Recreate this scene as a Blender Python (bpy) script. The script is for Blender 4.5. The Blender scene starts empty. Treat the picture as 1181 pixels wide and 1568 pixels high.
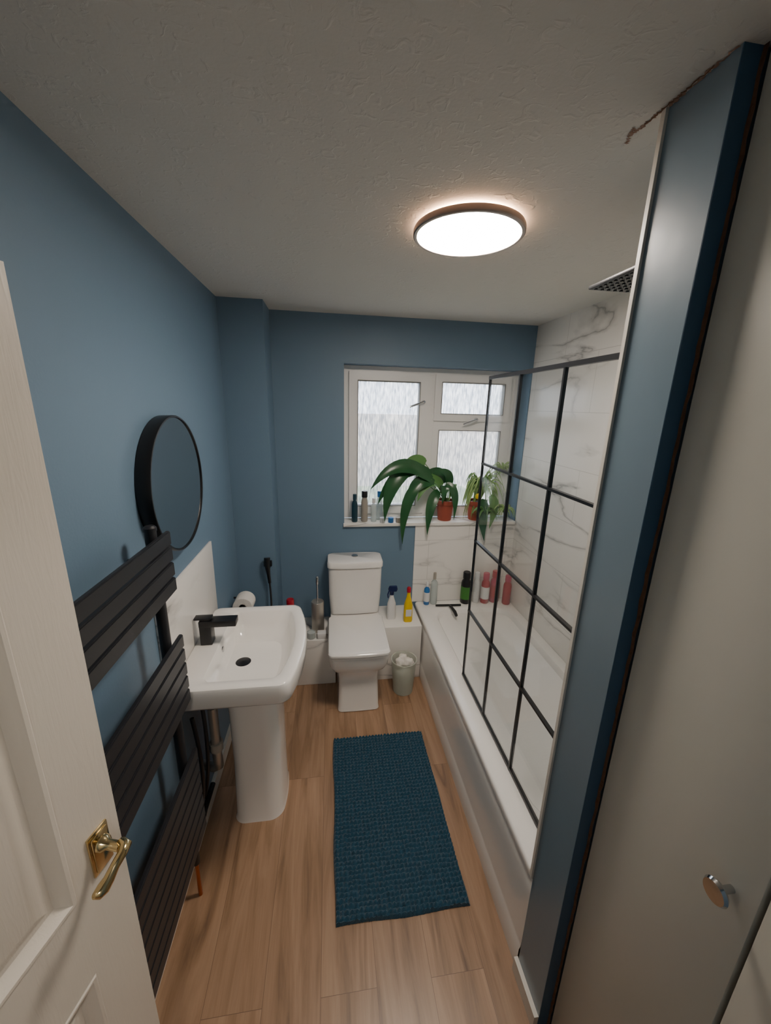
import bpy, bmesh, math, random
from mathutils import Vector, Matrix, noise
random.seed(4)
S=bpy.context.scene
V=Vector
# ---------------------------------------------------------------- materials
def srgb(h):
    h=h.lstrip('#');c=[int(h[i:i+2],16)/255 for i in (0,2,4)]
    return tuple([(x/12.92 if x<=.04045 else ((x+.055)/1.055)**2.4) for x in c]+[1])
def mat(name,col,rough=.5,metal=0,bump=0,bscale=50,trans=0,emis=None,es=0,coat=0,var=0,vscale=5,ior=None,alpha=None):
    m=bpy.data.materials.new(name);m.use_nodes=True;nt=m.node_tree
    b=nt.nodes['Principled BSDF']
    c=srgb(col) if isinstance(col,str) else col
    b.inputs['Base Color'].default_value=c
    b.inputs['Roughness'].default_value=rough;b.inputs['Metallic'].default_value=metal
    b.inputs['Transmission Weight'].default_value=trans
    b.inputs['Coat Weight'].default_value=coat
    if ior:b.inputs['IOR'].default_value=ior
    if alpha is not None:b.inputs['Alpha'].default_value=alpha
    if var or bump:
        g=nt.nodes.new('ShaderNodeNewGeometry')
    if var:
        n=nt.nodes.new('ShaderNodeTexNoise');n.inputs['Scale'].default_value=vscale;n.inputs['Detail'].default_value=3
        nt.links.new(g.outputs['Position'],n.inputs['Vector'])
        mx=nt.nodes.new('ShaderNodeMix');mx.data_type='RGBA'
        mx.inputs[6].default_value=tuple([x*(1-var) for x in c[:3]]+[1]);mx.inputs[7].default_value=tuple([min(1,x*(1+var)) for x in c[:3]]+[1])
        nt.links.new(n.outputs['Fac'],mx.inputs[0]);nt.links.new(mx.outputs[2],b.inputs['Base Color'])
    if bump:
        n2=nt.nodes.new('ShaderNodeTexNoise');n2.inputs['Scale'].default_value=bscale;n2.inputs['Detail'].default_value=3
        nt.links.new(g.outputs['Position'],n2.inputs['Vector'])
        bp=nt.nodes.new('ShaderNodeBump');bp.inputs['Strength'].default_value=bump;bp.inputs['Distance'].default_value=.01
        nt.links.new(n2.outputs['Fac'],bp.inputs['Height']);nt.links.new(bp.outputs['Normal'],b.inputs['Normal'])
    return m
M={}
M['blue']=mat('paint_blue','#667f94',.5,bump=.05,bscale=120)
M['blue_sat']=mat('paint_blue_satin','#778a97',.30,bump=.04,bscale=25)
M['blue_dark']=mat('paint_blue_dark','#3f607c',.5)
M['trimw']=mat('gloss_white_paint','#ded9cf',.35)
M['cream']=mat('cream_panel','#d0cdc2',.45,bump=.05,bscale=30,var=.03,vscale=3)
M['upvc']=mat('upvc_white','#ecebe8',.3)
M['ceramic']=mat('ceramic_white','#e9e6e1',.12,coat=.5)
M['acryl']=mat('acrylic_white','#ece9e4',.15,coat=.3)
M['black']=mat('matte_black','#141518',.35)
M['anth']=mat('anthracite_metal','#28292d',.40,metal=.2)
M['chrome']=mat('chrome','#c8c8c8',.12,metal=1)
M['brass']=mat('polished_brass','#d6c090',.15,metal=1)
M['mirror']=mat('mirror_glass','#d6d9da',.07,metal=1)
M['terra']=mat('terracotta','#9a4a38',.7,bump=.1,var=.1,vscale=20)
M['soil']=mat('soil','#2a1c14',.95,bump=.5)
M['leaf']=mat('leaf_dark','#23522d',.3,var=.25,vscale=14)
M['leaf2']=mat('leaf_mid','#548244',.4,var=.25,vscale=14)
M['spider']=mat('spider_leaf','#8ba868',.45,var=.3,vscale=40)
M['brown']=mat('bare_wood','#6b4c38',.9,bump=.6,bscale=90,var=.4,vscale=60)
M['plaster']=mat('bare_plaster','#9c7d6c',.95,bump=.6,bscale=120,var=.3,vscale=90)
M['gap']=mat('dark_gap','#0c0c0d',.9)
M['red']=mat('red_plastic','#a01026',.35)
M['pinkred']=mat('pink_red_plastic','#a8244a',.35)
M['yellow']=mat('yellow_plastic','#e0bd10',.35)
M['navy']=mat('navy_plastic','#15224d',.35)
M['bluepl']=mat('blue_plastic','#2b6aa8',.3)
M['whitepl']=mat('white_plastic','#dadada',.4)
M['green']=mat('green_label','#3a7a2c',.4)
M['grey']=mat('grey_plastic','#9a948a',.5)
M['steel']=mat('brushed_steel','#b3aea6',.35,metal=.7)
M['teal']=mat('dark_teal_plastic','#123845',.3)
M['clear']=mat('clear_plastic','#c9d4d2',.1,alpha=.55)
M['binpl']=mat('frosted_plastic','#d2d8cb',.3,alpha=.42)
M['paper']=mat('tissue_paper','#e0dbd3',.9,bump=.2,bscale=60)
M['bag']=mat('plastic_bag','#c9cec4',.35,bump=.5,bscale=60)
M['copper']=mat('copper_pipe','#b06a3e',.3,metal=1)
M['hose']=mat('braided_hose','#3a3a3c',.4,metal=.5)

def nodes(name):
    m=bpy.data.materials.new(name);m.use_nodes=True;return m,m.node_tree,m.node_tree.nodes['Principled BSDF']
# textured ceiling
m,nt,b=nodes('textured_ceiling');M['ceil']=m
b.inputs['Base Color'].default_value=srgb('#d8d4cd');b.inputs['Roughness'].default_value=.9
g=nt.nodes.new('ShaderNodeNewGeometry')
n1=nt.nodes.new('ShaderNodeTexNoise');n1.inputs['Scale'].default_value=34;n1.inputs['Detail'].default_value=3;n1.inputs['Distortion'].default_value=1.2
n2=nt.nodes.new('ShaderNodeTexNoise');n2.inputs['Scale'].default_value=130;n2.inputs['Detail'].default_value=2
nt.links.new(g.outputs['Position'],n1.inputs['Vector']);nt.links.new(g.outputs['Position'],n2.inputs['Vector'])
rp=nt.nodes.new('ShaderNodeValToRGB');rp.color_ramp.elements[0].position=.56;rp.color_ramp.elements[1].position=.76
nt.links.new(n1.outputs['Fac'],rp.inputs[0])
ad=nt.nodes.new('ShaderNodeMath');ad.operation='MULTIPLY_ADD';ad.inputs[1].default_value=.25
nt.links.new(n2.outputs['Fac'],ad.inputs[0]);nt.links.new(rp.outputs[0],ad.inputs[2])
bp=nt.nodes.new('ShaderNodeBump');bp.inputs['Strength'].default_value=.28;bp.inputs['Distance'].default_value=.005
nt.links.new(ad.outputs[0],bp.inputs['Height']);nt.links.new(bp.outputs['Normal'],b.inputs['Normal'])
# wood floor
m,nt,b=nodes('oak_laminate');M['wood']=m
N=nt.nodes.new;Lk=nt.links.new
g=N('ShaderNodeNewGeometry');mp=N('ShaderNodeMapping');mp.inputs['Rotation'].default_value=(0,0,math.pi/2);mp.inputs['Location'].default_value=(.35,.05,0)
Lk(g.outputs['Position'],mp.inputs['Vector'])
br=N('ShaderNodeTexBrick');br.offset=.37;br.inputs['Scale'].default_value=1;br.inputs['Brick Width'].default_value=1.25;br.inputs['Row Height'].default_value=.185
br.inputs['Mortar Size'].default_value=.0007;br.inputs['Bias'].default_value=0
br.inputs['Color1'].default_value=(0,0,0,1);br.inputs['Color2'].default_value=(1,1,1,1);br.inputs['Mortar'].default_value=(.5,.5,.5,1)
Lk(mp.outputs[0],br.inputs['Vector'])
mp2=N('ShaderNodeMapping');mp2.inputs['Scale'].default_value=(14,1.3,1);Lk(g.outputs['Position'],mp2.inputs['Vector'])
addv=N('ShaderNodeVectorMath');addv.operation='ADD'
sc=N('ShaderNodeVectorMath');sc.operation='SCALE';sc.inputs[3].default_value=7.3;Lk(br.outputs['Color'],sc.inputs[0])
Lk(mp2.outputs[0],addv.inputs[0]);Lk(sc.outputs[0],addv.inputs[1])
gn=N('ShaderNodeTexNoise');gn.inputs['Scale'].default_value=1.1;gn.inputs['Detail'].default_value=7;gn.inputs['Roughness'].default_value=.57;gn.inputs['Distortion'].default_value=1.1;Lk(addv.outputs[0],gn.inputs['Vector'])
mp3=N('ShaderNodeMapping');mp3.inputs['Scale'].default_value=(150,5,1);Lk(g.outputs['Position'],mp3.inputs['Vector'])
fn=N('ShaderNodeTexNoise');fn.inputs['Scale'].default_value=1;fn.inputs['Detail'].default_value=4;Lk(mp3.outputs[0],fn.inputs['Vector'])
r1=N('ShaderNodeValToRGB');e=r1.color_ramp.elements;e[0].position=.27;e[0].color=srgb('#6d5341');e[1].position=.72;e[1].color=srgb('#b39275')
e2=r1.color_ramp.elements.new(.42);e2.color=srgb('#96765a');e2=r1.color_ramp.elements.new(.52);e2.color=srgb('#a48266');Lk(gn.outputs['Fac'],r1.inputs[0])
mx=N('ShaderNodeMix');mx.data_type='RGBA';mx.blend_type='MULTIPLY';mx.inputs[0].default_value=.26;Lk(r1.outputs[0],mx.inputs[6]);Lk(fn.outputs['Fac'],mx.inputs[7])
hs=N('ShaderNodeHueSaturation');mr=N('ShaderNodeMapRange');mr.inputs[3].default_value=.93;mr.inputs[4].default_value=1.15
Lk(br.outputs['Color'],mr.inputs[0]);Lk(mr.outputs[0],hs.inputs['Value']);Lk(mx.outputs[2],hs.inputs['Color'])
mx2=N('ShaderNodeMix');mx2.data_type='RGBA';mx2.inputs[7].default_value=srgb('#6e5240');Lk(br.outputs['Fac'],mx2.inputs[0]);Lk(hs.outputs[0],mx2.inputs[6])
Lk(mx2.outputs[2],b.inputs['Base Color']);b.inputs['Roughness'].default_value=.34
# marble tile
def marble(name,tile=True,sc_=1.0):
    m,nt,b=nodes(name);N=nt.nodes.new;Lk=nt.links.new
    g=N('ShaderNodeNewGeometry');sp=N('ShaderNodeSeparateXYZ');Lk(g.outputs['Position'],sp.inputs[0])
    a=N('ShaderNodeMath');Lk(sp.outputs[0],a.inputs[0]);Lk(sp.outputs[1],a.inputs[1])
    cb=N('ShaderNodeCombineXYZ');Lk(a.outputs[0],cb.inputs[0]);Lk(sp.outputs[2],cb.inputs[1])
    n0=N('ShaderNodeTexNoise');n0.inputs['Scale'].default_value=sc_;n0.inputs['Detail'].default_value=6;n0.inputs['Roughness'].default_value=.45;n0.inputs['Distortion'].default_value=.35
    mp=N('ShaderNodeMapping');mp.inputs['Rotation'].default_value=(0,0,.75);mp.inputs['Scale'].default_value=(.9,3.0,1);Lk(cb.outputs[0],mp.inputs[0]);Lk(mp.outputs[0],n0.inputs['Vector'])
    s=N('ShaderNodeMath');s.operation='SUBTRACT';s.inputs[1].default_value=.47;Lk(n0.outputs['Fac'],s.inputs[0])
    ab=N('ShaderNodeMath');ab.operation='ABSOLUTE';Lk(s.outputs[0],ab.inputs[0])
    rp=N('ShaderNodeValToRGB');e=rp.color_ramp.elements;e[0].position=0;e[0].color=srgb('#a3a19e');e[1].position=.032;e[1].color=srgb('#e6e3dd')
    e3=e.new(.006);e3.color=srgb('#cbc8c3');Lk(ab.outputs[0],rp.inputs[0])
    nf=N('ShaderNodeTexNoise');nf.inputs['Scale'].default_value=2.0;nf.inputs['Detail'].default_value=1;Lk(cb.outputs[0],nf.inputs['Vector'])
    rf=N('ShaderNodeValToRGB');rf.color_ramp.elements[0].position=.36;rf.color_ramp.elements[1].position=.55;Lk(nf.outputs['Fac'],rf.inputs[0])
    mx=N('ShaderNodeMix');mx.data_type='RGBA';mx.inputs[6].default_value=srgb('#e6e3dd');Lk(rf.outputs[0],mx.inputs[0]);Lk(rp.outputs[0],mx.inputs[7])
    out=mx.outputs[2]
    if tile:
        br=N('ShaderNodeTexBrick');br.offset=.5;br.inputs['Scale'].default_value=1;br.inputs['Brick Width'].default_value=.6;br.inputs['Row Height'].default_value=.31;br.inputs['Mortar Size'].default_value=.0015
        Lk(cb.outputs[0],br.inputs['Vector'])
        m2=N('ShaderNodeMix');m2.data_type='RGBA';m2.inputs[7].default_value=srgb('#c6c3bd');Lk(br.outputs['Fac'],m2.inputs[0]);Lk(out,m2.inputs[6]);out=m2.outputs[2]
    Lk(out,b.inputs['Base Color']);b.inputs['Roughness'].default_value=.22
    return m
M['marble']=marble('marble_tile',True,1.1);M['marble2']=marble('marble_panel',False,1.3)
# frosted window glass
def obscure():
    m=bpy.data.materials.new('obscure_glass');m.use_nodes=True;nt=m.node_tree;nt.nodes.clear();N=nt.nodes.new;Lk=nt.links.new
    g=N('ShaderNodeNewGeometry');mp=N('ShaderNodeMapping');mp.inputs['Scale'].default_value=(120,120,16);Lk(g.outputs['Position'],mp.inputs[0])
    n=N('ShaderNodeTexNoise');n.inputs['Scale'].default_value=1;n.inputs['Detail'].default_value=4;Lk(mp.outputs[0],n.inputs['Vector'])
    rp=N('ShaderNodeValToRGB');rp.color_ramp.elements[0].position=.3;rp.color_ramp.elements[0].color=(.38,.41,.46,1);rp.color_ramp.elements[1].position=.65;rp.color_ramp.elements[1].color=(.95,.95,.95,1);Lk(n.outputs['Fac'],rp.inputs[0])
    tl=N('ShaderNodeBsdfTranslucent');tp=N('ShaderNodeBsdfTransparent');gl=N('ShaderNodeBsdfGlossy');gl.inputs['Roughness'].default_value=.15
    Lk(rp.outputs[0],tl.inputs['Color']);Lk(rp.outputs[0],tp.inputs['Color'])
    m1=N('ShaderNodeMixShader');m1.inputs[0].default_value=.78;Lk(tl.outputs[0],m1.inputs[1]);Lk(tp.outputs[0],m1.inputs[2])
    m2=N('ShaderNodeMixShader');m2.inputs[0].default_value=.05;Lk(m1.outputs[0],m2.inputs[1]);Lk(gl.outputs[0],m2.inputs[2])
    o=N('ShaderNodeOutputMaterial');Lk(m2.outputs[0],o.inputs[0]);return m
M['obs']=obscure()
def clearglass():
    m=bpy.data.materials.new('screen_glass');m.use_nodes=True;nt=m.node_tree;nt.nodes.clear();N=nt.nodes.new;Lk=nt.links.new
    tp=N('ShaderNodeBsdfTransparent');tp.inputs[0].default_value=(.98,.985,.98,1);gl=N('ShaderNodeBsdfGlossy');gl.inputs['Roughness'].default_value=.02
    lw=N('ShaderNodeLayerWeight');lw.inputs[0].default_value=.5
    pw=N('ShaderNodeMath');pw.operation='POWER';pw.inputs[1].default_value=4;Lk(lw.outputs['Facing'],pw.inputs[0])
    ma=N('ShaderNodeMath');ma.operation='MULTIPLY_ADD';ma.inputs[1].default_value=.4;ma.inputs[2].default_value=.03;Lk(pw.outputs[0],ma.inputs[0])
    mx=N('ShaderNodeMixShader');Lk(ma.outputs[0],mx.inputs[0]);Lk(tp.outputs[0],mx.inputs[1]);Lk(gl.outputs[0],mx.inputs[2])
    o=N('ShaderNodeOutputMaterial');Lk(mx.outputs[0],o.inputs[0]);return m
M['glass']=clearglass()
def emit(name,c,s):
    m=bpy.data.materials.new(name);m.use_nodes=True;nt=m.node_tree;nt.nodes.clear()
    e=nt.nodes.new('ShaderNodeEmission');e.inputs[0].default_value=c;e.inputs[1].default_value=s
    o=nt.nodes.new('ShaderNodeOutputMaterial');nt.links.new(e.outputs[0],o.inputs[0]);return m
M['lamp']=emit('lamp_diffuser',(1,.88,.76,1),86);M['lampback']=emit('lamp_back_glow',(1,.64,.40,1),46)
M['mat']=mat('teal_chenille','#144459',.95,bump=.5,bscale=250,var=.45,vscale=70)
M['mat'].node_tree.nodes['Principled BSDF'].inputs['Sheen Weight'].default_value=.2

# ---------------------------------------------------------------- mesh helpers
def finish(name,bm,mt,parent=None,smooth=35):
    bmesh.ops.recalc_face_normals(bm,faces=bm.faces)
    me=bpy.data.meshes.new(name);bm.to_mesh(me);bm.free()
    if mt:me.materials.append(M[mt] if isinstance(mt,str) else mt)
    if smooth:
        for p in me.polygons:p.use_smooth=True
        me.set_sharp_from_angle(angle=math.radians(smooth))
    ob=bpy.data.objects.new(name,me);S.collection.objects.link(ob)
    if parent:ob.parent=parent
    return ob
def empty(name,loc=(0,0,0)):
    e=bpy.data.objects.new(name,None);S.collection.objects.link(e);e.empty_display_size=.05;return e
def addbox(bm,x0,x1,y0,y1,z0,z1):
    vs=[bm.verts.new((x,y,z)) for x in (x0,x1) for y in (y0,y1) for z in (z0,z1)]
    for f in ((0,1,3,2),(4,6,7,5),(0,4,5,1),(2,3,7,6),(0,2,6,4),(1,5,7,3)):bm.faces.new([vs[i] for i in f])
def box(name,x0,x1,y0,y1,z0,z1,mt,parent=None,bev=0,seg=2):
    bm=bmesh.new();addbox(bm,x0,x1,y0,y1,z0,z1)
    if bev:bmesh.ops.bevel(bm,geom=bm.edges[:],offset=bev,segments=seg,affect='EDGES',profile=.5)
    return finish(name,bm,mt,parent,30 if bev else 0)
def boxes(name,lst,mt,parent=None):
    bm=bmesh.new()
    for l in lst:addbox(bm,*l)
    return finish(name,bm,mt,parent,0)
def loft(name,rings,mt,parent=None,cap0=True,cap1=True,smooth=40):
    bm=bmesh.new();R=[[bm.verts.new(p) for p in r] for r in rings];n=len(rings[0])
    for a,b_ in zip(R,R[1:]):
        for i in range(n):
            bm.faces.new([a[i],a[(i+1)%n],b_[(i+1)%n],b_[i]])
    if cap0:bm.faces.new(R[0][::-1])
    if cap1:bm.faces.new(R[-1])
    return finish(name,bm,mt,parent,smooth)
def rr(x0,x1,y0,y1,z,r,n=6,bowx=0,bowy=0):
    r=min(r,(x1-x0)/2-.0005,(y1-y0)/2-.0005);pts=[]
    for cx,cy,a0 in ((x1-r,y1-r,0),(x0+r,y1-r,90),(x0+r,y0+r,180),(x1-r,y0+r,270)):
        for k in range(n+1):
            a=math.radians(a0+90*k/n);pts.append([cx+r*math.cos(a),cy+r*math.sin(a)])
    out=[]
    for i,p in enumerate(pts):
        q=pts[(i+1)%len(pts)];out.append(p)
        if (i+1)%(n+1)==0:
            for k in range(1,8):out.append([p[0]+(q[0]-p[0])*k/8,p[1]+(q[1]-p[1])*k/8])
    xc,yc=(x0+x1)/2,(y0+y1)/2;hx,hy=(x1-x0)/2,(y1-y0)/2
    res=[]
    for x,y in out:
        X,Y=x,y
        if bowx:X+=bowx*(1-((y-yc)/hy)**2)*max(0,(x-xc)/hx)
        if bowy:Y-=bowy*(1-((x-xc)/hx)**2)*max(0,(yc-y)/hy)
        res.append((X,Y,z))
    return res
def frame(d):
    d=d.normalized();u=V((0,0,1)) if abs(d.z)<.9 else V((1,0,0))
    a=d.cross(u).normalized();return a,a.cross(d).normalized()
def tube(name,pts,r,mt,parent=None,n=12):
    pts=[V(p) for p in pts];rings=[];pa=None
    for i,p in enumerate(pts):
        d=(pts[min(i+1,len(pts)-1)]-pts[max(i-1,0)]).normalized()
        if pa is None:a,b_=frame(d)
        else:a=(pa-d*pa.dot(d)).normalized()
        pa=a;rad=r[i] if isinstance(r,(list,tuple)) else r
        rings.append([p+(a*math.cos(t*2*math.pi/n)+d.cross(a)*math.sin(t*2*math.pi/n))*rad for t in range(n)])
    return loft(name,rings,mt,parent,smooth=50)
def bez(p0,p1,p2,n=10):
    p0,p1,p2=V(p0),V(p1),V(p2)
    return [p0*(1-t)**2+p1*2*t*(1-t)+p2*t*t for t in [i/n for i in range(n+1)]]
def lathe(name,prof,loc,mt,parent=None,axis='Z',n=32,smooth=40):
    rings=[]
    for r,z in prof:
        ring=[]
        for i in range(n):
            a=2*math.pi*i/n;c,s=r*math.cos(a),r*math.sin(a)
            p={'Z':(c,s,z),'X':(z,c,s),'Y':(c,z,s)}[axis]
            ring.append((loc[0]+p[0],loc[1]+p[1],loc[2]+p[2]))
        rings.append(ring)
    return loft(name,rings,mt,parent,smooth=smooth)

# ---------------------------------------------------------------- room
XL,XR,D,H=-.5916,1.3579,2.6016,2.40
box('floor',-.90,1.5,-1.75,2.85,-.08,0,'wood')
box('ceiling',-.90,1.5,-1.75,2.85,H,H+.08,'ceil')
box('wall_left',XL-.17,XL,.37,2.85,0,H,'blue')
box('wall_left_recess',-.90,-.76,-1.75,.37,0,H,'blue')
box('wall_right',XR,XR+.12,.66,2.85,0,H,'marble')
WX0,WX1,WZ0,WZ1=.0906,1.352,1.045,2.121
boxes('wall_back',[(XL-.15,WX0,D,D+.25,0,H),(WX0,XR+.12,D,D+.25,WZ1,H),(WX0,XR+.12,D,D+.25,0,WZ0),(WX1,XR+.12,D,D+.25,WZ0,WZ1)],'blue')
box('wall_boxing',XL,-.3526,2.3718,D,0,H,'blue')
box('wall_partition',.6171,XR,.6619,.7937,0,H,'blue_sat')
boxes('wall_front',[(-.76,-.70,-.25,-.12,0,H),(.16,.69,-.25,-.12,0,H),(-.70,.16,-.25,-.12,2.06,H)],'blue')
box('wall_landing_unseen_right',.69,.83,-1.75,-.12,0,H,'cream')  # unseen landing walls, added to keep sky light out of the doorway
box('wall_landing_unseen_back',-.76,.69,-1.75,-1.62,0,H,'cream')  # unseen too, closes the landing so the near end stays darker
box('wall_tiles_back',.600,XR,D-.008,D,.44,WZ0,'marble')
box('trim_1',.611,.635,.7937,.804,.443,H,'trimw')
box('baseboard_left',XL,XL+.016,.37,2.30,0,.075,'trimw')
box('baseboard_partition',.603,.6171,.6619,.80,0,.06,'trimw')
box('trim_windowsill',.085,WX1,D-.022,2.73,WZ0,1.069,'marble2',bev=.003)
bm=bmesh.new();pr=None
for i in range(121):
    z=H*i/120;k=max(0,.35+.8*noise.noise(V((0,0,z*3.1))));w=(.0012+.0045*random.random())*k*(1.4 if z<1.6 else .5)+.0008;dx=random.uniform(-.0012,.0012)
    c=[bm.verts.new((.6515-w+dx,.6604,z)),bm.verts.new((.6515+w+dx,.6604,z)),bm.verts.new((.6515+dx,.655-random.random()*.003,z))]
    if pr:
        for k in range(3):bm.faces.new([pr[k],pr[(k+1)%3],c[(k+1)%3],c[k]])
    pr=c
finish('trim_raw_edge',bm,'brown',None,0)
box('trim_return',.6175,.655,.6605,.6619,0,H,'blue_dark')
e=empty('peeling_plaster')
for j,(p0,p1,w0,mt_) in enumerate((((.611,.795),(.602,.872),.005,'plaster'),((.592,.850),(.612,.895),.0045,'plaster'),((.613,.665),(.611,.79),.005,'plaster'),((.611,.70),(.606,.84),.0016,'brown'))):
    bm=bmesh.new();pr=None
    for i in range(30):
        t=i/29;x=p0[0]+(p1[0]-p0[0])*t+random.uniform(-.003,.003);y=p0[1]+(p1[1]-p0[1])*t;w=random.uniform(.0006,w0)
        c=[bm.verts.new((x-w,y,H-.0008-.0004*j)),bm.verts.new((x+w,y,H-.0016-.0004*j))]
        if pr:bm.faces.new([pr[0],pr[1],c[1],c[0]])
        pr=c
    finish('crack_%d'%(j+1),bm,mt_,e,0)
box('wall_ledge_left',XL,.020,2.30,2.3715,0,.345,'marble2',bev=.003)
box('wall_ledge_middle',-.352,.020,2.3715,D,0,.345,'marble2',bev=.003)
box('wall_ledge_right',.300,.612,2.30,D,0,.412,'marble2',bev=.003)

# ---------------------------------------------------------------- window
w=empty('window_1')
Y0,Y1=2.735,2.80
def fr(name,x0,x1,z0,z1,t,y0=Y0,y1=Y1,mt='upvc'):
    boxes(name,[(x0,x0+t,y0,y1,z0,z1),(x1-t,x1,y0,y1,z0,z1),(x0+t,x1-t,y0,y1,z0,z0+t),(x0+t,x1-t,y0,y1,z1-t,z1)],mt,w)
fr('outer_frame',WX0,WX1,1.069,2.121,.045)
box('mullion',.670,.726,Y0,Y1,1.1145,2.0755,'upvc',w)
box('transom',.727,1.3065,Y0,Y1,1.745,1.79,'upvc',w)
fr('casement_left',.128,.674,1.105,2.083,.058,Y0-.018,Y1-.01)
fr('casement_top',.722,1.275,1.775,2.083,.048,Y0-.018,Y1-.01)
fr('fixed_bead',.722,1.275,1.105,1.755,.045,Y0-.004,Y1-.01)
box('filler',1.276,1.3065,Y0+.005,Y1-.015,1.1145,2.0755,'upvc',w)
M['seal']=mat('window_seal','#77756f',.6)
for nm,x0,x1,z0,z1 in (('a',.185,.617,1.16,2.03),('b',.768,1.229,1.822,2.037),('c',.765,1.232,1.148,1.712)):
    box('pane_'+nm,x0,x1,2.762,2.768,z0,z1,'obs',w)
    fr('seal_'+nm,x0,x1,z0,z1,.005,2.714 if nm!='c' else 2.729,2.762,'seal')
for nm,x,z in (('handle_left',.640,1.90),('handle_top',1.03,1.79)):
    lathe(nm+'_rose',[(.013,0),(.013,-.012),(.008,-.03)],(x,Y0-.018,z),'chrome',w,axis='Y',n=16)
    tube(nm+'_lever',[(x,Y0-.045,z),(x-.03,Y0-.05,z-.010),(x-.10,Y0-.048,z-.035)],[.007,.008,.006],'chrome',w)
m,nt,b=nodes('brick_facade');br=nt.nodes.new('ShaderNodeTexBrick');br.inputs['Scale'].default_value=3;br.inputs['Color1'].default_value=srgb('#d2a897');br.inputs['Color2'].default_value=srgb('#c89c8b');br.inputs['Mortar'].default_value=srgb('#d2c5b9')
g=nt.nodes.new('ShaderNodeNewGeometry');nt.links.new(g.outputs['Position'],br.inputs['Vector']);nt.links.new(br.outputs['Color'],b.inputs['Base Color'])
box('neighbour_house_wall',-5,9,7.5,7.8,-3,1.72,m)
box('garden_ground',-6,10,2.9,12,-3.1,-3,mat('paving','#a89a8c',.9,var=.2))
box('garden_hedge',-3,2.2,5.5,6.2,-3,.60,mat('hedge_green','#65753f',.9,var=.4,vscale=9))

# ---------------------------------------------------------------- door (left)
dr=empty('door_1')
W=.76;T=.036
rows=((.20,.76),(.96,1.90));cols=((.105,.335),(.425,.655))
bm=bmesh.new()
addbox(bm,0,W,0,T*.5,0.008,2.04)
xs=[0,cols[0][0],cols[0][1],cols[1][0],cols[1][1],W];zs=[.008,rows[0][0],rows[0][1],rows[1][0],rows[1][1],2.04]
for i in range(5):
    for j in range(5):
        if i in(1,3) and j in(1,3):
            x0,x1,z0,z1=xs[i],xs[i+1],zs[j],zs[j+1]
            prev=None
            for ins,h in ((0,T),(.003,T+.0025),(.009,T+.002),(.014,T-.004),(.020,T-.010),(.028,T-.014),(.036,T-.014),(.044,T-.011),(.066,T-.002),(.070,T-.001)):
                c=[bm.verts.new(p) for p in ((x0+ins,h,z0+ins),(x1-ins,h,z0+ins),(x1-ins,h,z1-ins),(x0+ins,h,z1-ins))]
                if prev:
                    for k in range(4):bm.faces.new([prev[k],prev[(k+1)%4],c[(k+1)%4],c[k]])
                prev=c
            bm.faces.new(prev)
        else:
            addbox(bm,xs[i],xs[i+1],T*.5,T,zs[j],zs[j+1])
dm=mat('door_gloss_white','#e2d9cc',.36)
nt=dm.node_tree;b=nt.nodes['Principled BSDF'];tc=nt.nodes.new('ShaderNodeTexCoord');mp=nt.nodes.new('ShaderNodeMapping');mp.inputs['Scale'].default_value=(60,60,5)
nz=nt.nodes.new('ShaderNodeTexNoise');nz.inputs['Scale'].default_value=1.6;nz.inputs['Distortion'].default_value=2;bp=nt.nodes.new('ShaderNodeBump');bp.inputs['Strength'].default_value=.25;bp.inputs['Distance'].default_value=.002
nt.links.new(tc.outputs['Object'],mp.inputs[0]);nt.links.new(mp.outputs[0],nz.inputs['Vector']);nt.links.new(nz.outputs['Fac'],bp.inputs['Height']);nt.links.new(bp.outputs[0],b.inputs['Normal'])
finish('door_leaf',bm,dm,dr,25)
th=math.radians(16.0)
ux=V((-math.sin(th),-math.cos(th),0));nx=V((math.cos(th),-math.sin(th),0))
O=V((-.4433,.6717,0))-nx*T
dr.matrix_world=Matrix(((ux.x,nx.x,0,O.x),(ux.y,nx.y,0,O.y),(0,0,1,0),(0,0,0,1)))
box('handle_plate',.026,.070,T,T+.005,.965,1.062,'brass',dr,bev=.002)
box('handle_plate_inner',.031,.065,T+.005,T+.008,.972,1.055,'brass',dr,bev=.0015)
lathe('handle_boss',[(.016,0),(.014,.008),(.009,.014),(.009,.040)],(.047,T+.008,1.027),'brass',dr,axis='Y',n=20)
tube('handle_lever',[(.041,T+.044,1.030),(.046,T+.058,1.031),(.058,T+.062,1.030),(.074,T+.060,1.022),(.088,T+.058,1.010),(.100,T+.056,1.004),(.109,T+.054,1.004),(.115,T+.052,1.008)],[.009,.011,.009,.0085,.010,.012,.010,.005],'brass',dr,n=14)
box('latch_plate',-.0012,0,.008,.028,.93,1.09,'brass',dr)

# ---------------------------------------------------------------- cupboard right
c=empty('cupboard')
box('carcass',.690,1.30,-.11,.6604,0,H,'gap',c)
box('door_a',.655,.689,.333,.652,.004,H-.003,'cream',c,bev=.002)
box('door_b',.655,.689,-.11,.325,.004,H-.003,'cream',c,bev=.002)
lathe('knob',[(.006,0),(.006,-.022),(.018,-.026),(.021,-.031),(.018,-.036),(.001,-.037)],(.655,.370,1.102),'chrome',c,axis='X',n=28)

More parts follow.
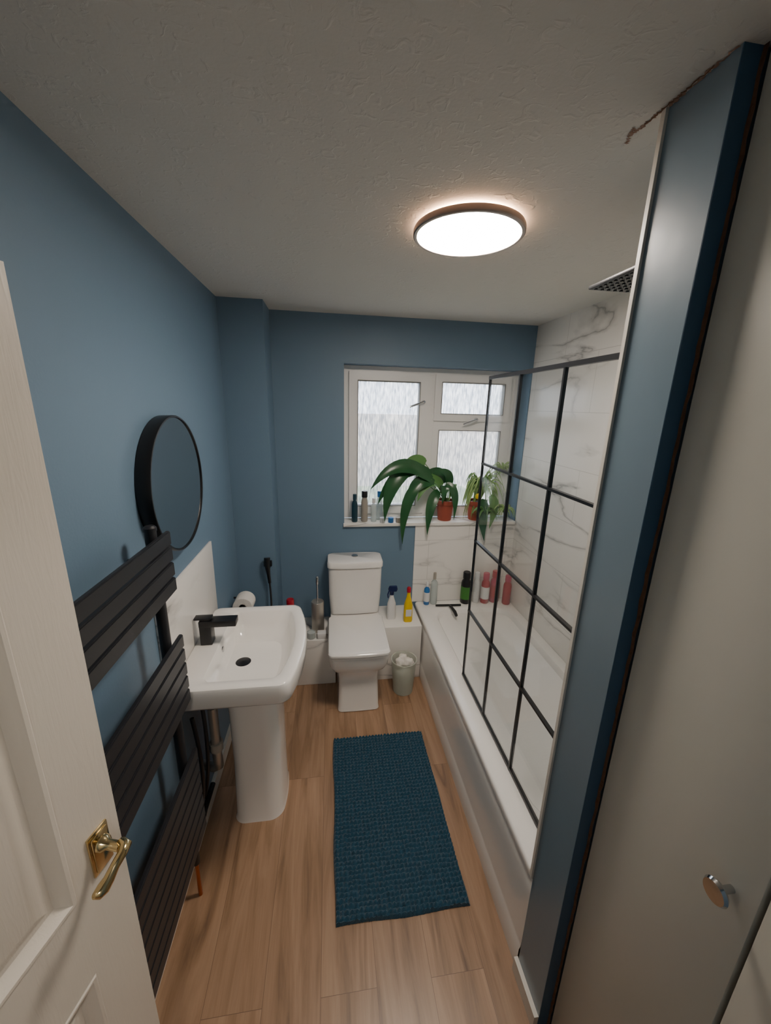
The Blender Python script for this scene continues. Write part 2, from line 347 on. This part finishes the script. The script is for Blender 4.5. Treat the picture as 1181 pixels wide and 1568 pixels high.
# ---------------------------------------------------------------- bathtub
bt=empty('bathtub')
x0,x1,y0,y1=.6215,XR-.002,.808,D-.009
rings=[rr(x0+.012,x1-.004,y0+.004,y1-.004,.405,.02),rr(x0+.002,x1,y0,y1,.41,.02),rr(x0,x1,y0,y1,.432,.022),rr(x0+.004,x1-.002,y0+.002,y1-.002,.440,.022),rr(x0+.012,x1-.008,y0+.01,y1-.008,.4425,.022),
 rr(.728,1.292,.92,2.470,.4405,.13),rr(.738,1.284,.93,2.460,.430,.13),rr(.756,1.268,.96,2.43,.36,.13),rr(.785,1.238,1.02,2.36,.20,.13),rr(.81,1.21,1.08,2.30,.12,.13),rr(.86,1.16,1.16,2.22,.085,.12)]
loft('tub',rings,'acryl',bt,smooth=50)
prof=[(.632,.405),(.626,.385),(.6235,.36),(.6225,.32),(.6215,.12),(.620,.105),(.6165,.095),(.6155,.012),(.6155,.0)]
bm=bmesh.new();pr=None
for x,z in prof:
    c=[bm.verts.new((x,.80,z)),bm.verts.new((x,D-.01,z))]
    if pr:bm.faces.new([pr[0],pr[1],c[1],c[0]])
    pr=c
finish('side_panel',bm,'acryl',bt,50)
lathe('overflow',[(.03,0),(.03,-.006),(.02,-.012)],(1.0,2.418,.33),'chrome',bt,axis='Y')
sc=empty('shower_screen')
sx,sy0,sy1,sz0,sz1=.708,.797,1.745,.4435,2.003
box('glass',sx+.002,sx+.008,sy0,sy1,sz0+.008,sz1-.005,'glass',sc)
t=.0045
for i,y in enumerate((1.742,1.452,1.162,.872)):box('bar_v_%d'%(i+1),sx-.001,sx+.011,y-t*(.5 if i==0 else 1),y+t*(.5 if i==0 else 1),sz0,sz1,'black',sc)
for i,z in enumerate((.452,.84,1.228,1.615,1.998)):
    tt=t*1.6 if z>1.9 else t
    box('bar_h_%d'%(i+1),sx-.002,sx+.012,sy0,sy1,z-tt,z+tt,'black',sc)
sh=empty('rain_shower_head')
box('plate',.737,.985,.90,1.148,2.200,2.210,'anth',sh,bev=.003)
bm=bmesh.new()
for i in range(12):
    for j in range(12):
        x=.752+i*.0198;y=.915+j*.0198;addbox(bm,x-.003,x+.003,y-.003,y+.003,2.1975,2.2)
finish('nozzles',bm,'black',sh,0)
lathe('joint',[(.02,0),(.02,.02),(.012,.04)],(.861,1.024,2.21),'anth',sh)
tube('arm',[(.861,1.024,2.235),(.861,1.024,2.26),(.861,1.01,2.272),(.861,.98,2.275),(.861,.7945,2.275)],.010,'anth',sh)

# ---------------------------------------------------------------- toilet
to=empty('toilet');cx=.160
def tr(hx,yf,yb,z,r,bow=0):return rr(cx-hx,cx+hx,yf,yb,z,r,bowy=bow)
loft('pan',[tr(.126,2.03,2.285,0,.025,.004),tr(.130,2.025,2.288,.006,.025,.004),tr(.127,2.03,2.288,.03,.025,.004),tr(.122,2.05,2.288,.22,.025,.006),tr(.128,2.045,2.29,.27,.03,.008),tr(.160,2.015,2.294,.305,.035,.010),tr(.176,1.995,2.294,.345,.035,.012),tr(.179,1.988,2.294,.395,.035,.012),tr(.177,1.990,2.294,.408,.035,.012)],'ceramic',to)
box('pan_back',cx-.128,cx+.128,2.285,2.585,0,.412,'ceramic',to,bev=.008)
box('cistern_shelf',cx-.172,cx+.172,2.30,2.585,.4135,.446,'ceramic',to,bev=.01)
loft('seat',[tr(.178,1.985,2.40,.409,.03,.012),tr(.182,1.980,2.41,.414,.03,.012),tr(.182,1.980,2.41,.424,.03,.012),tr(.178,1.985,2.40,.428,.03,.012)],'ceramic',to)
loft('lid',[tr(.180,1.980,2.408,.431,.03,.012),tr(.186,1.972,2.412,.437,.03,.013),tr(.186,1.972,2.412,.448,.03,.013),tr(.181,1.978,2.408,.456,.03,.012),tr(.165,1.995,2.395,.459,.025,.011)],'ceramic',to)
def cr(hx,yf,z,r=.03,bow=.012):return rr(cx-hx,cx+hx,yf,2.592,z,r,bowy=bow)
loft('cistern',[cr(.160,2.45,.447),cr(.170,2.44,.455),cr(.180,2.43,.60),cr(.183,2.428,.80)],'ceramic',to)
loft('cistern_lid',[cr(.184,2.424,.801),cr(.189,2.418,.806),cr(.189,2.418,.838),cr(.185,2.424,.848),cr(.172,2.44,.852)],'ceramic',to)
lathe('flush_button',[(.022,0),(.022,.005),(.019,.008)],(cx,2.52,.852),'chrome',to)

# ---------------------------------------------------------------- pedestal sink
sk=empty('pedestal_sink')
def br_(xa,xb,ya,yb,z,r,bow):return rr(xa,xb,ya,yb,z,r,n=8,bowx=bow)
X0=-.580
loft('basin',[br_(-.52,-.27,1.42,1.68,.70,.05,.02),br_(X0,-.20,1.29,1.81,.755,.05,.04),br_(X0,-.172,1.252,1.848,.772,.035,.05),br_(X0,-.166,1.244,1.856,.785,.035,.05),br_(X0,-.166,1.244,1.856,.848,.035,.05),br_(X0,-.170,1.248,1.852,.857,.033,.05),br_(X0+.008,-.178,1.256,1.844,.860,.03,.05),
 br_(-.482,-.206,1.290,1.810,.860,.028,.045),br_(-.478,-.211,1.295,1.805,.855,.028,.045),br_(-.472,-.228,1.312,1.788,.80,.035,.04),br_(-.462,-.25,1.345,1.755,.748,.045,.03),br_(-.445,-.29,1.40,1.70,.735,.05,.02),br_(-.405,-.365,1.53,1.57,.730,.018,0)],'ceramic',sk,smooth=45)
loft('pedestal',[rr(-.455,-.245,1.405,1.695,0,.05,bowx=.02),rr(-.45,-.25,1.41,1.69,.02,.05,bowx=.02),rr(-.445,-.25,1.42,1.68,.3,.05,bowx=.02),rr(-.445,-.25,1.41,1.69,.6,.05,bowx=.02),rr(-.46,-.25,1.40,1.70,.71,.05,bowx=.02),rr(-.48,-.25,1.39,1.71,.745,.05,bowx=.02)],'ceramic',sk,smooth=50)
lathe('drain_plug',[(.030,0),(.034,.006),(.033,.014),(.001,.019)],(-.395,1.56,.731),'black',sk)
lathe('overflow_ring',[(.013,0),(.013,.004),(.008,.005)],(-.475,1.55,.822),'chrome',sk,axis='X',n=20)
tp=empty('basin_mixer_tap')
box('tap_base',-.555,-.507,1.526,1.574,.8605,.965,'black',tp,bev=.003)
box('tap_spout',-.555,-.405,1.524,1.576,.945,.972,'black',tp,bev=.003)
box('tap_lever',-.575,-.505,1.532,1.568,.976,.984,'black',tp,bev=.002)
box('tap_cartridge',-.548,-.512,1.532,1.568,.970,.978,'black',tp)
tp.parent=sk
pl=empty('sink_plumbing')
tube('waste_trap',[(-.505,1.44,.62),(-.505,1.44,.36),(-.505,1.45,.30),(-.53,1.46,.28),(-.588,1.48,.28)],.020,'steel',pl)
tube('trap_nut',[(-.505,1.44,.40),(-.505,1.44,.44)],.028,'grey',pl)
tube('hose_1',bez((-.53,1.40,.66),(-.50,1.36,.40),(-.575,1.43,.15),12),.008,'hose',pl)
tube('hose_2',bez((-.55,1.34,.66),(-.50,1.31,.35),(-.575,1.36,.15),12),.008,'hose',pl)
tube('pipe_low',[(-.560,1.50,.14),(-.560,1.38,.14),(-.560,1.30,.11),(-.560,1.225,.11)],.012,'black',pl)
box('splashback_panel',XL,XL+.010,1.25,1.885,.80,1.205,'marble2',bev=.001)

# ---------------------------------------------------------------- heated towel rail
rd=empty('heated_towel_rail')
RX=-.505
def slats(z0,z1,n,k):
    hgt=(z1-z0)/n
    for i in range(n):
        za=z0+i*hgt
        bm=bmesh.new();addbox(bm,RX,RX+.014,.70,1.212,za+.003,za+hgt-.004)
        bmesh.ops.bevel(bm,geom=bm.edges[:],offset=.003,segments=2,affect='EDGES')
        finish('slat_%d_%d'%(k,i+1),bm,'anth',rd,30)
slats(1.275,1.480,4,1);slats(.855,1.120,5,2);slats(.275,.655,7,3)
for i,y in enumerate((.745,1.150)):
    zt=1.455 if i==0 else 1.495
    tube('upright_%d'%(i+1),[(RX-.016,y,.24),(RX-.016,y,zt)],.016,'anth',rd,n=16)
    for j,z in enumerate((.40,1.40)):tube('bracket_%d_%d'%(i+1,j+1),[(XL,y,z),(RX-.016,y,z)],.010,'anth',rd)
    if i:lathe('cap_%d'%(i+1),[(.018,0),(.018,.010),(.012,.016)],(RX-.016,y,zt),'anth',rd,n=16)
    tube('valve_%d'%(i+1),[(RX-.016,y,.24),(RX-.016,y,.17)],.013,'black',rd)
    tube('tail_%d'%(i+1),[(RX-.016,y,.17),(RX-.016,y,.002)],.0075,'copper',rd)

# ---------------------------------------------------------------- mirror
mi=empty('round_wall_mirror');mc=(XL,1.487,1.568)
lathe('rim',[(.232,0),(.243,.002),(.245,.044),(.243,.047),(.238,.047),(.237,.040),(.10,.0395)],mc,'black',mi,axis='X',n=72)
lathe('glass',[(.237,.040),(.236,.0425),(.001,.0425)],mc,'mirror',mi,axis='X',n=72)

# ---------------------------------------------------------------- ceiling light
cl=empty('ceiling_light');lc=(.425,1.318,H)
lathe('housing',[(.120,0),(.120,-.008),(.150,-.010),(.166,-.012),(.168,-.016),(.168,-.028),(.165,-.031),(.157,-.031),(.156,-.027)],lc,mat('lamp_rim','#a3938a',.35,metal=.3),cl,n=72)
lathe('diffuser',[(.156,-.0265),(.155,-.0295),(.001,-.0305)],lc,'lamp',cl,n=72)
lathe('back_glow',[(.122,-.001),(.148,-.003),(.148,-.0085),(.122,-.0085)],lc,'lampback',cl,n=72)
ll=empty('landing_fill_light')  # added fill lamp behind the camera, brightens foreground floor and cupboard
lathe('housing',[(.10,0),(.155,-.006),(.158,-.03),(.152,-.032)],(-.15,-.95,H),'trimw',ll,n=48)
lathe('diffuser',[(.151,-.030),(.15,-.034),(.001,-.036)],(-.15,-.95,H),emit('landing_fill_emitter',(1,.94,.87,1),56),ll,n=48)

# ---------------------------------------------------------------- bath mat
bm=bmesh.new();nx_,ny_=130,208;grid=[]
mx0,mx1,my0,my1=-.001,.516,.983,1.815
for j in range(ny_+1):
    row=[]
    for i in range(nx_+1):
        fx,fy=i/nx_,j/ny_
        x=mx0+(mx1-mx0)*fx;y=my0+(my1-my0)*fy
        ed=min(min(fx,1-fx)*(mx1-mx0),min(fy,1-fy)*(my1-my0))
        hgt=.004 if ed<.001 else .010+.013*abs(math.sin(x*math.pi/.018+.9*noise.noise(V((x*30,y*30,0)))))*abs(math.sin(y*math.pi/.018+.9*noise.noise(V((x*30,y*30,7)))))+random.uniform(0,.004)
        wob=.004*math.sin(y*14) if (fx in(0,1)) else 0
        row.append(bm.verts.new((x+wob+random.uniform(-.0008,.0008),y+random.uniform(-.0008,.0008)+.003*math.sin(x*17)*(fy in(0,1)),hgt)))
    grid.append(row)
for j in range(ny_):
    for i in range(nx_):bm.faces.new([grid[j][i],grid[j][i+1],grid[j+1][i+1],grid[j+1][i]])
ed=[e for e in bm.edges if e.is_boundary]
rt=bmesh.ops.extrude_edge_only(bm,edges=ed)
for v_ in rt['geom']:
    if isinstance(v_,bmesh.types.BMVert):v_.co.z=.0005
finish('bath_mat',bm,'mat',None,60)

# ---------------------------------------------------------------- small stuff
def bottle(name,x,y,z,r,h,body,cap,label=None,neck=.35):
    e=empty(name)
    lathe('body',[(r*.9,0),(r,.006),(r,h*.62),(r*.9,h*.70),(r*neck,h*.78),(r*neck,h*.82)],(x,y,z),body,e,n=24)
    lathe('cap',[(r*neck*1.25,h*.80),(r*neck*1.25,h*.98),(r*neck*1.1,h)],(x,y,z),cap,e,n=20)
    if label:lathe('label',[(r+.0004,h*.15),(r+.0008,h*.151),(r+.0008,h*.55),(r+.0004,h*.551)],(x,y,z),label,e,n=24)
    return e
zl=.4430
bottle('shampoo_bottle',.70,2.545,zl,.022,.18,'bluepl','whitepl',label='whitepl')
bottle('shampoo_bottle',.755,2.55,zl,.026,.25,'clear','grey')
bottle('shower_gel_bottle',1.00,2.545,zl,.037,.25,'black','black',label='green',neck=.6)
bottle('conditioner_bottle',1.085,2.55,zl,.026,.24,'whitepl','whitepl',neck=.6)
bottle('conditioner_bottle',1.150,2.535,zl,.031,.24,'red','pinkred',neck=.6,label='whitepl')
bottle('conditioner_bottle',1.228,2.545,zl,.035,.25,'pinkred','red',neck=.6,label='red')
bottle('conditioner_bottle',1.308,2.50,zl,.030,.23,'red','pinkred',neck=.6)
q=empty('squeegee')
tube('blade',[(.76,2.50,.452),(.95,2.49,.452)],.008,'black',q)
tube('handle',[(.86,2.495,.453),(.865,2.44,.462),(.868,2.38,.462),(.868,2.34,.455)],[.007,.010,.012,.010],'black',q)
e=empty('toilet_cleaner_bottle')
loft('body',[rr(.497,.555,2.355,2.395,.4125,.016),rr(.495,.557,2.352,2.398,.43,.016),rr(.497,.555,2.354,2.396,.54,.016),rr(.512,.540,2.362,2.388,.60,.012),rr(.516,.536,2.365,2.385,.635,.009)],'yellow',e)
lathe('cap',[(.014,.635),(.014,.665),(.009,.672)],(.526,2.375,0),'red',e)
box('label',.506,.546,2.3505,2.3535,.46,.51,'whitepl',e)
e=empty('cleaning_spray_bottle')
loft('body',[rr(.385,.445,2.40,2.44,.4125,.018),rr(.383,.447,2.398,2.442,.43,.018),rr(.386,.444,2.40,2.44,.53,.018),rr(.402,.428,2.407,2.433,.585,.012),rr(.404,.426,2.409,2.431,.60,.010)],'whitepl',e)
lathe('collar',[(.015,.598),(.015,.622),(.012,.624)],(.415,2.42,0),'navy',e)
loft('trigger_head',[rr(.392,.450,2.408,2.432,.624,.01),rr(.388,.455,2.408,2.432,.64,.01),rr(.395,.450,2.41,2.43,.66,.01)],'navy',e)
tube('trigger',[(.395,2.415,.63),(.385,2.41,.605),(.388,2.408,.58)],.005,'navy',e)
e=empty('waste_bin');bc=(.472,2.185,0)
lathe('bucket',[(.060,.002),(.066,.004),(.084,.235),(.087,.238),(.087,.245),(.081,.245),(.080,.235),(.063,.012),(.001,.010)],bc,'binpl',e)
bm=bmesh.new();bmesh.ops.create_icosphere(bm,subdivisions=4,radius=.06)
for v_ in bm.verts:
    v_.co*=1+.25*noise.noise(v_.co*28);v_.co=V((v_.co.x*1.05+bc[0],v_.co.y*1.05+bc[1],v_.co.z*1.3+.125))
finish('bag_liner',bm,'bag',e,80)
for k in range(3):
    bm=bmesh.new();bmesh.ops.create_icosphere(bm,subdivisions=3,radius=.032)
    off=V(((.0,.03),(-.03,-.01),(.03,-.015))[k]+(0,))
    for v_ in bm.verts:
        v_.co*=1+.4*noise.noise(v_.co*50+V((k,0,0)));v_.co+=V(bc)+off+V((0,0,.225))
    finish('tissue_%d'%(k+1),bm,'paper',e,80)
e=empty('toilet_brush');b0=(-.098,2.43,.3455)
lathe('holder',[(.040,0),(.043,.004),(.043,.215),(.040,.22),(.014,.222)],b0,'steel',e)
tube('handle',[(b0[0],b0[1],.565),(b0[0],b0[1],.70)],.006,'chrome',e)
lathe('grip',[(.008,0),(.010,.01),(.010,.05),(.006,.06)],(b0[0],b0[1],.69),'chrome',e,n=16)
lathe('candle_jar',[(.026,0),(.028,.003),(.028,.045),(.024,.047),(.024,.04),(.001,.04)],(-.14,2.335,.3455),'clear')
box('soap_box',-.10,-.04,2.31,2.36,.3458,.385,'whitepl',bev=.004)
bottle('air_freshener',-.27,2.34,.3455,.028,.29,'red','red',neck=.7)
e=empty('toilet_roll_holder')
ring=[(.020,-.05),(.054,-.05),(.056,-.048),(.056,.048),(.054,.05),(.020,.05),(.020,-.05)]
lathe('toilet_roll',ring,(-.515,2.16,.715),'paper',e,axis='Y')
tube('bar',[(-.515,2.09,.715),(-.515,2.225,.715),(-.53,2.235,.715),(XL,2.235,.715)],.006,'black',e)
e=empty('bidet_sprayer')
box('wall_bracket',-.425,-.375,2.345,2.3715,.865,.90,'black',e,bev=.004)
tube('spray_head',[(-.40,2.335,.93),(-.40,2.325,.89),(-.395,2.33,.82),(-.392,2.335,.76)],[.019,.017,.011,.010],'black',e)
tube('hose',bez((-.392,2.335,.76),(-.37,2.31,.45),(-.45,2.34,.36),14),.006,'hose',e)
zs_=1.0695
bottle('perfume_bottle',.165,2.63,zs_,.021,.20,'teal','teal',neck=.5)
bottle('lotion_bottle',.235,2.64,zs_,.024,.22,'grey','black',neck=.7)
bottle('perfume_bottle',.30,2.63,zs_,.020,.17,'clear','whitepl',neck=.5)
bottle('mouthwash_bottle',.345,2.68,zs_,.024,.21,'clear','bluepl',neck=.5)
for k,(x,cc) in enumerate(((.36,'whitepl'),(.42,'bluepl'),(.475,'grey'))):
    lathe('candle_cup',[(.018,0),(.020,.003),(.020,.035),(.016,.037),(.001,.033)],(x,2.60,zs_),cc,n=20)

# plants
def leaf(name,pts,wid,mt,parent,fold=.25,facing=None,n=14):
    ps=bez(*pts,n=n)
    bm=bmesh.new();pr=None
    for i,p in enumerate(ps):
        t=i/(len(ps)-1);d=(ps[min(i+1,len(ps)-1)]-ps[max(i-1,0)]).normalized()
        f_=V(facing) if facing else V((0,-1,.5))
        s=d.cross(f_)
        if s.length<.05:s=V((1,0,0))
        s.normalize();nn=s.cross(d).normalized()
        if nn.dot(f_)<0:nn=-nn
        w_=wid*(math.sin(math.pi*min(1,t*.93+.07)**.75))**.9 if t<.999 else .0004
        w_=max(w_,.0004);wav=.06*wid*math.sin(t*17)
        c=[bm.verts.new(p+s*w_+nn*(w_*fold+wav)),bm.verts.new(p+s*w_*.5+nn*w_*fold*.35),bm.verts.new(p),bm.verts.new(p-s*w_*.5+nn*w_*fold*.35),bm.verts.new(p-s*w_+nn*(w_*fold-wav))]
        if pr:
            for k in range(4):bm.faces.new([pr[k],pr[k+1],c[k+1],c[k]])
        pr=c
    return finish(name,bm,mt,parent,80)
def P(u,v,y=2.56):
    k=y/2.6016;a=(.51+(u-616)*.00478);z=1.861+((1.08+(797-v)*.0048)-1.861)*k
    return V((a*k,y,z))
def pot(name,x,y,r,h):
    e=empty(name)
    lathe('pot',[(r*.70,0),(r*.72,.004),(r*.88,h*.78),(r*.98,h*.79),(r,h*.81),(r,h),(r*.9,h),(r*.88,h*.88),(.001,h*.88)],(x,y,zs_),'terra',e,n=36)
    lathe('soil',[(r*.86,h*.88),(r*.6,h*.92),(.001,h*.93)],(x,y,zs_),'soil',e,n=20)
    return e
pp=pot('potted_peace_lily',.828,2.655,.068,.150)
c0=V((.828,2.655,1.205))
LV=[((655,735,2.58),(606,690,2.54),(566,750,2.52),.050,'leaf'),((630,716,2.60),(590,725,2.54),(588,798,2.52),.054,'leaf'),
((640,740,2.56),(612,760,2.53),(616,834,2.52),.038,'leaf'),((648,722,2.62),(600,712,2.6),(577,772,2.58),.046,'leaf'),
((645,712,2.64),(625,698,2.62),(602,745,2.6),.050,'leaf2'),((668,752,2.60),(653,765,2.54),(654,820,2.52),.038,'leaf'),
((678,742,2.60),(698,745,2.55),(694,797,2.54),.030,'leaf'),((672,745,2.62),(650,720,2.58),(636,768,2.55),.044,'leaf2'),
((676,740,2.66),(668,715,2.66),(640,730,2.66),.042,'leaf'),((682,745,2.62),(686,720,2.58),(660,722,2.56),.034,'leaf'),
((684,750,2.64),(692,728,2.6),(684,768,2.56),.032,'leaf2'),((660,740,2.58),(626,728,2.56),(622,780,2.55),.046,'leaf'),
((674,752,2.60),(680,730,2.56),(674,772,2.55),.034,'leaf'),((655,728,2.62),(620,712,2.60),(598,720,2.58),.044,'leaf')]
for i,(a,b1,c1,wd,mt_) in enumerate(LV):
    A,B,C=P(*a),P(*b1),P(*c1)
    tube('stem_%d'%(i+1),bez(c0+V((random.uniform(-.02,.02),random.uniform(-.02,.02),0)),(c0+A)/2+V((0,0,.05)),A,8),.003,'leaf2',pp,n=6)
    leaf('leaf_%d'%(i+1),(A,B,C),wd,mt_,pp)
p2=pot('potted_spider_plant',1.062,2.655,.068,.145)
c2=V((1.085,2.655,1.20))
XMIN=.968
def tuft(par,c,n,R,up,mt_,pref,w_=.006):
    for i in range(n):
        a=random.uniform(0,2*math.pi);r_=R*random.uniform(.5,1);dx,dy=math.cos(a)*r_,math.sin(a)*r_*.55
        dx=max(dx,XMIN-c.x)
        if c.y+dy>2.70:dy=2.70-c.y
        u_=up*random.uniform(.6,1.2);tip=c+V((dx,dy,u_*random.uniform(-.6,.6)))
        if tip.x>1.325:tip.x=1.325
        leaf('%s_%d'%(pref,i+1),(c,c+V((dx*.5,dy*.5,u_*1.4)),tip),w_,mt_,par,fold=.4,facing=(0,-.5,1),n=8)
tuft(p2,c2,64,.22,.25,'spider','blade',.0085)
tuft(p2,c2,16,.16,.28,'leaf2','inner_blade',.0095)
for k,(u,v) in enumerate(((744,810),(775,808),(764,742))):
    cc=P(u,v-18,2.55 if k<2 else 2.68)
    if cc.x>1.25:cc.x=1.25
    tube('runner_%d'%k,bez(c2,(c2+cc)/2+V((0,-.06,.12)),cc,8),.002,'spider',p2,n=5)
    tuft(p2,cc,24,.12,.08,'leaf2' if k==0 else 'spider','pup%d'%k,.0085)
leaf('hanging_leaf_1',(P(740,765,2.57),P(736,790,2.54),P(746,832,2.53)),.040,'leaf',p2)
leaf('hanging_leaf_2',(P(748,760,2.57),P(762,770,2.54),P(752,812,2.53)),.035,'leaf2',p2)
lathe('yellow_ornament',[(.001,0),(.018,.006),(.022,.02),(.016,.036),(.001,.042)],(1.045,2.58,1.24),'yellow',p2,n=16)

# ---------------------------------------------------------------- world & lights
wd=bpy.data.worlds.new('World');S.world=wd;wd.use_nodes=True;nt=wd.node_tree;bg=nt.nodes['Background']
bg.inputs[0].default_value=(.88,.93,1,1);bg.inputs[1].default_value=7.0
la=bpy.data.lights.new('window_portal','AREA');la.shape='RECTANGLE';la.size=1.2;la.size_y=1.0;la.cycles.is_portal=True
lo=bpy.data.objects.new('window_portal',la);lo.location=(.72,2.86,1.6);lo.rotation_euler=(math.radians(-90),0,0);S.collection.objects.link(lo)

# ---------------------------------------------------------------- camera
yaw,pitch,roll,h=.1452,.2658,-.0277,1.8612
f=V((math.sin(yaw)*math.cos(pitch),math.cos(yaw)*math.cos(pitch),-math.sin(pitch)))
r=V((math.cos(yaw),-math.sin(yaw),0));d=f.cross(r)
r2=r*math.cos(roll)+d*math.sin(roll);d2=-r*math.sin(roll)+d*math.cos(roll)
cam=bpy.data.cameras.new('camera');co=bpy.data.objects.new('camera',cam);S.collection.objects.link(co)
cam.sensor_fit='HORIZONTAL';cam.sensor_width=36;cam.lens=591.9/1181*36;cam.clip_start=.02
u_=-d2;bk=-f
co.matrix_world=Matrix(((r2.x,u_.x,bk.x,0),(r2.y,u_.y,bk.y,0),(r2.z,u_.z,bk.z,h),(0,0,0,1)))
S.camera=co
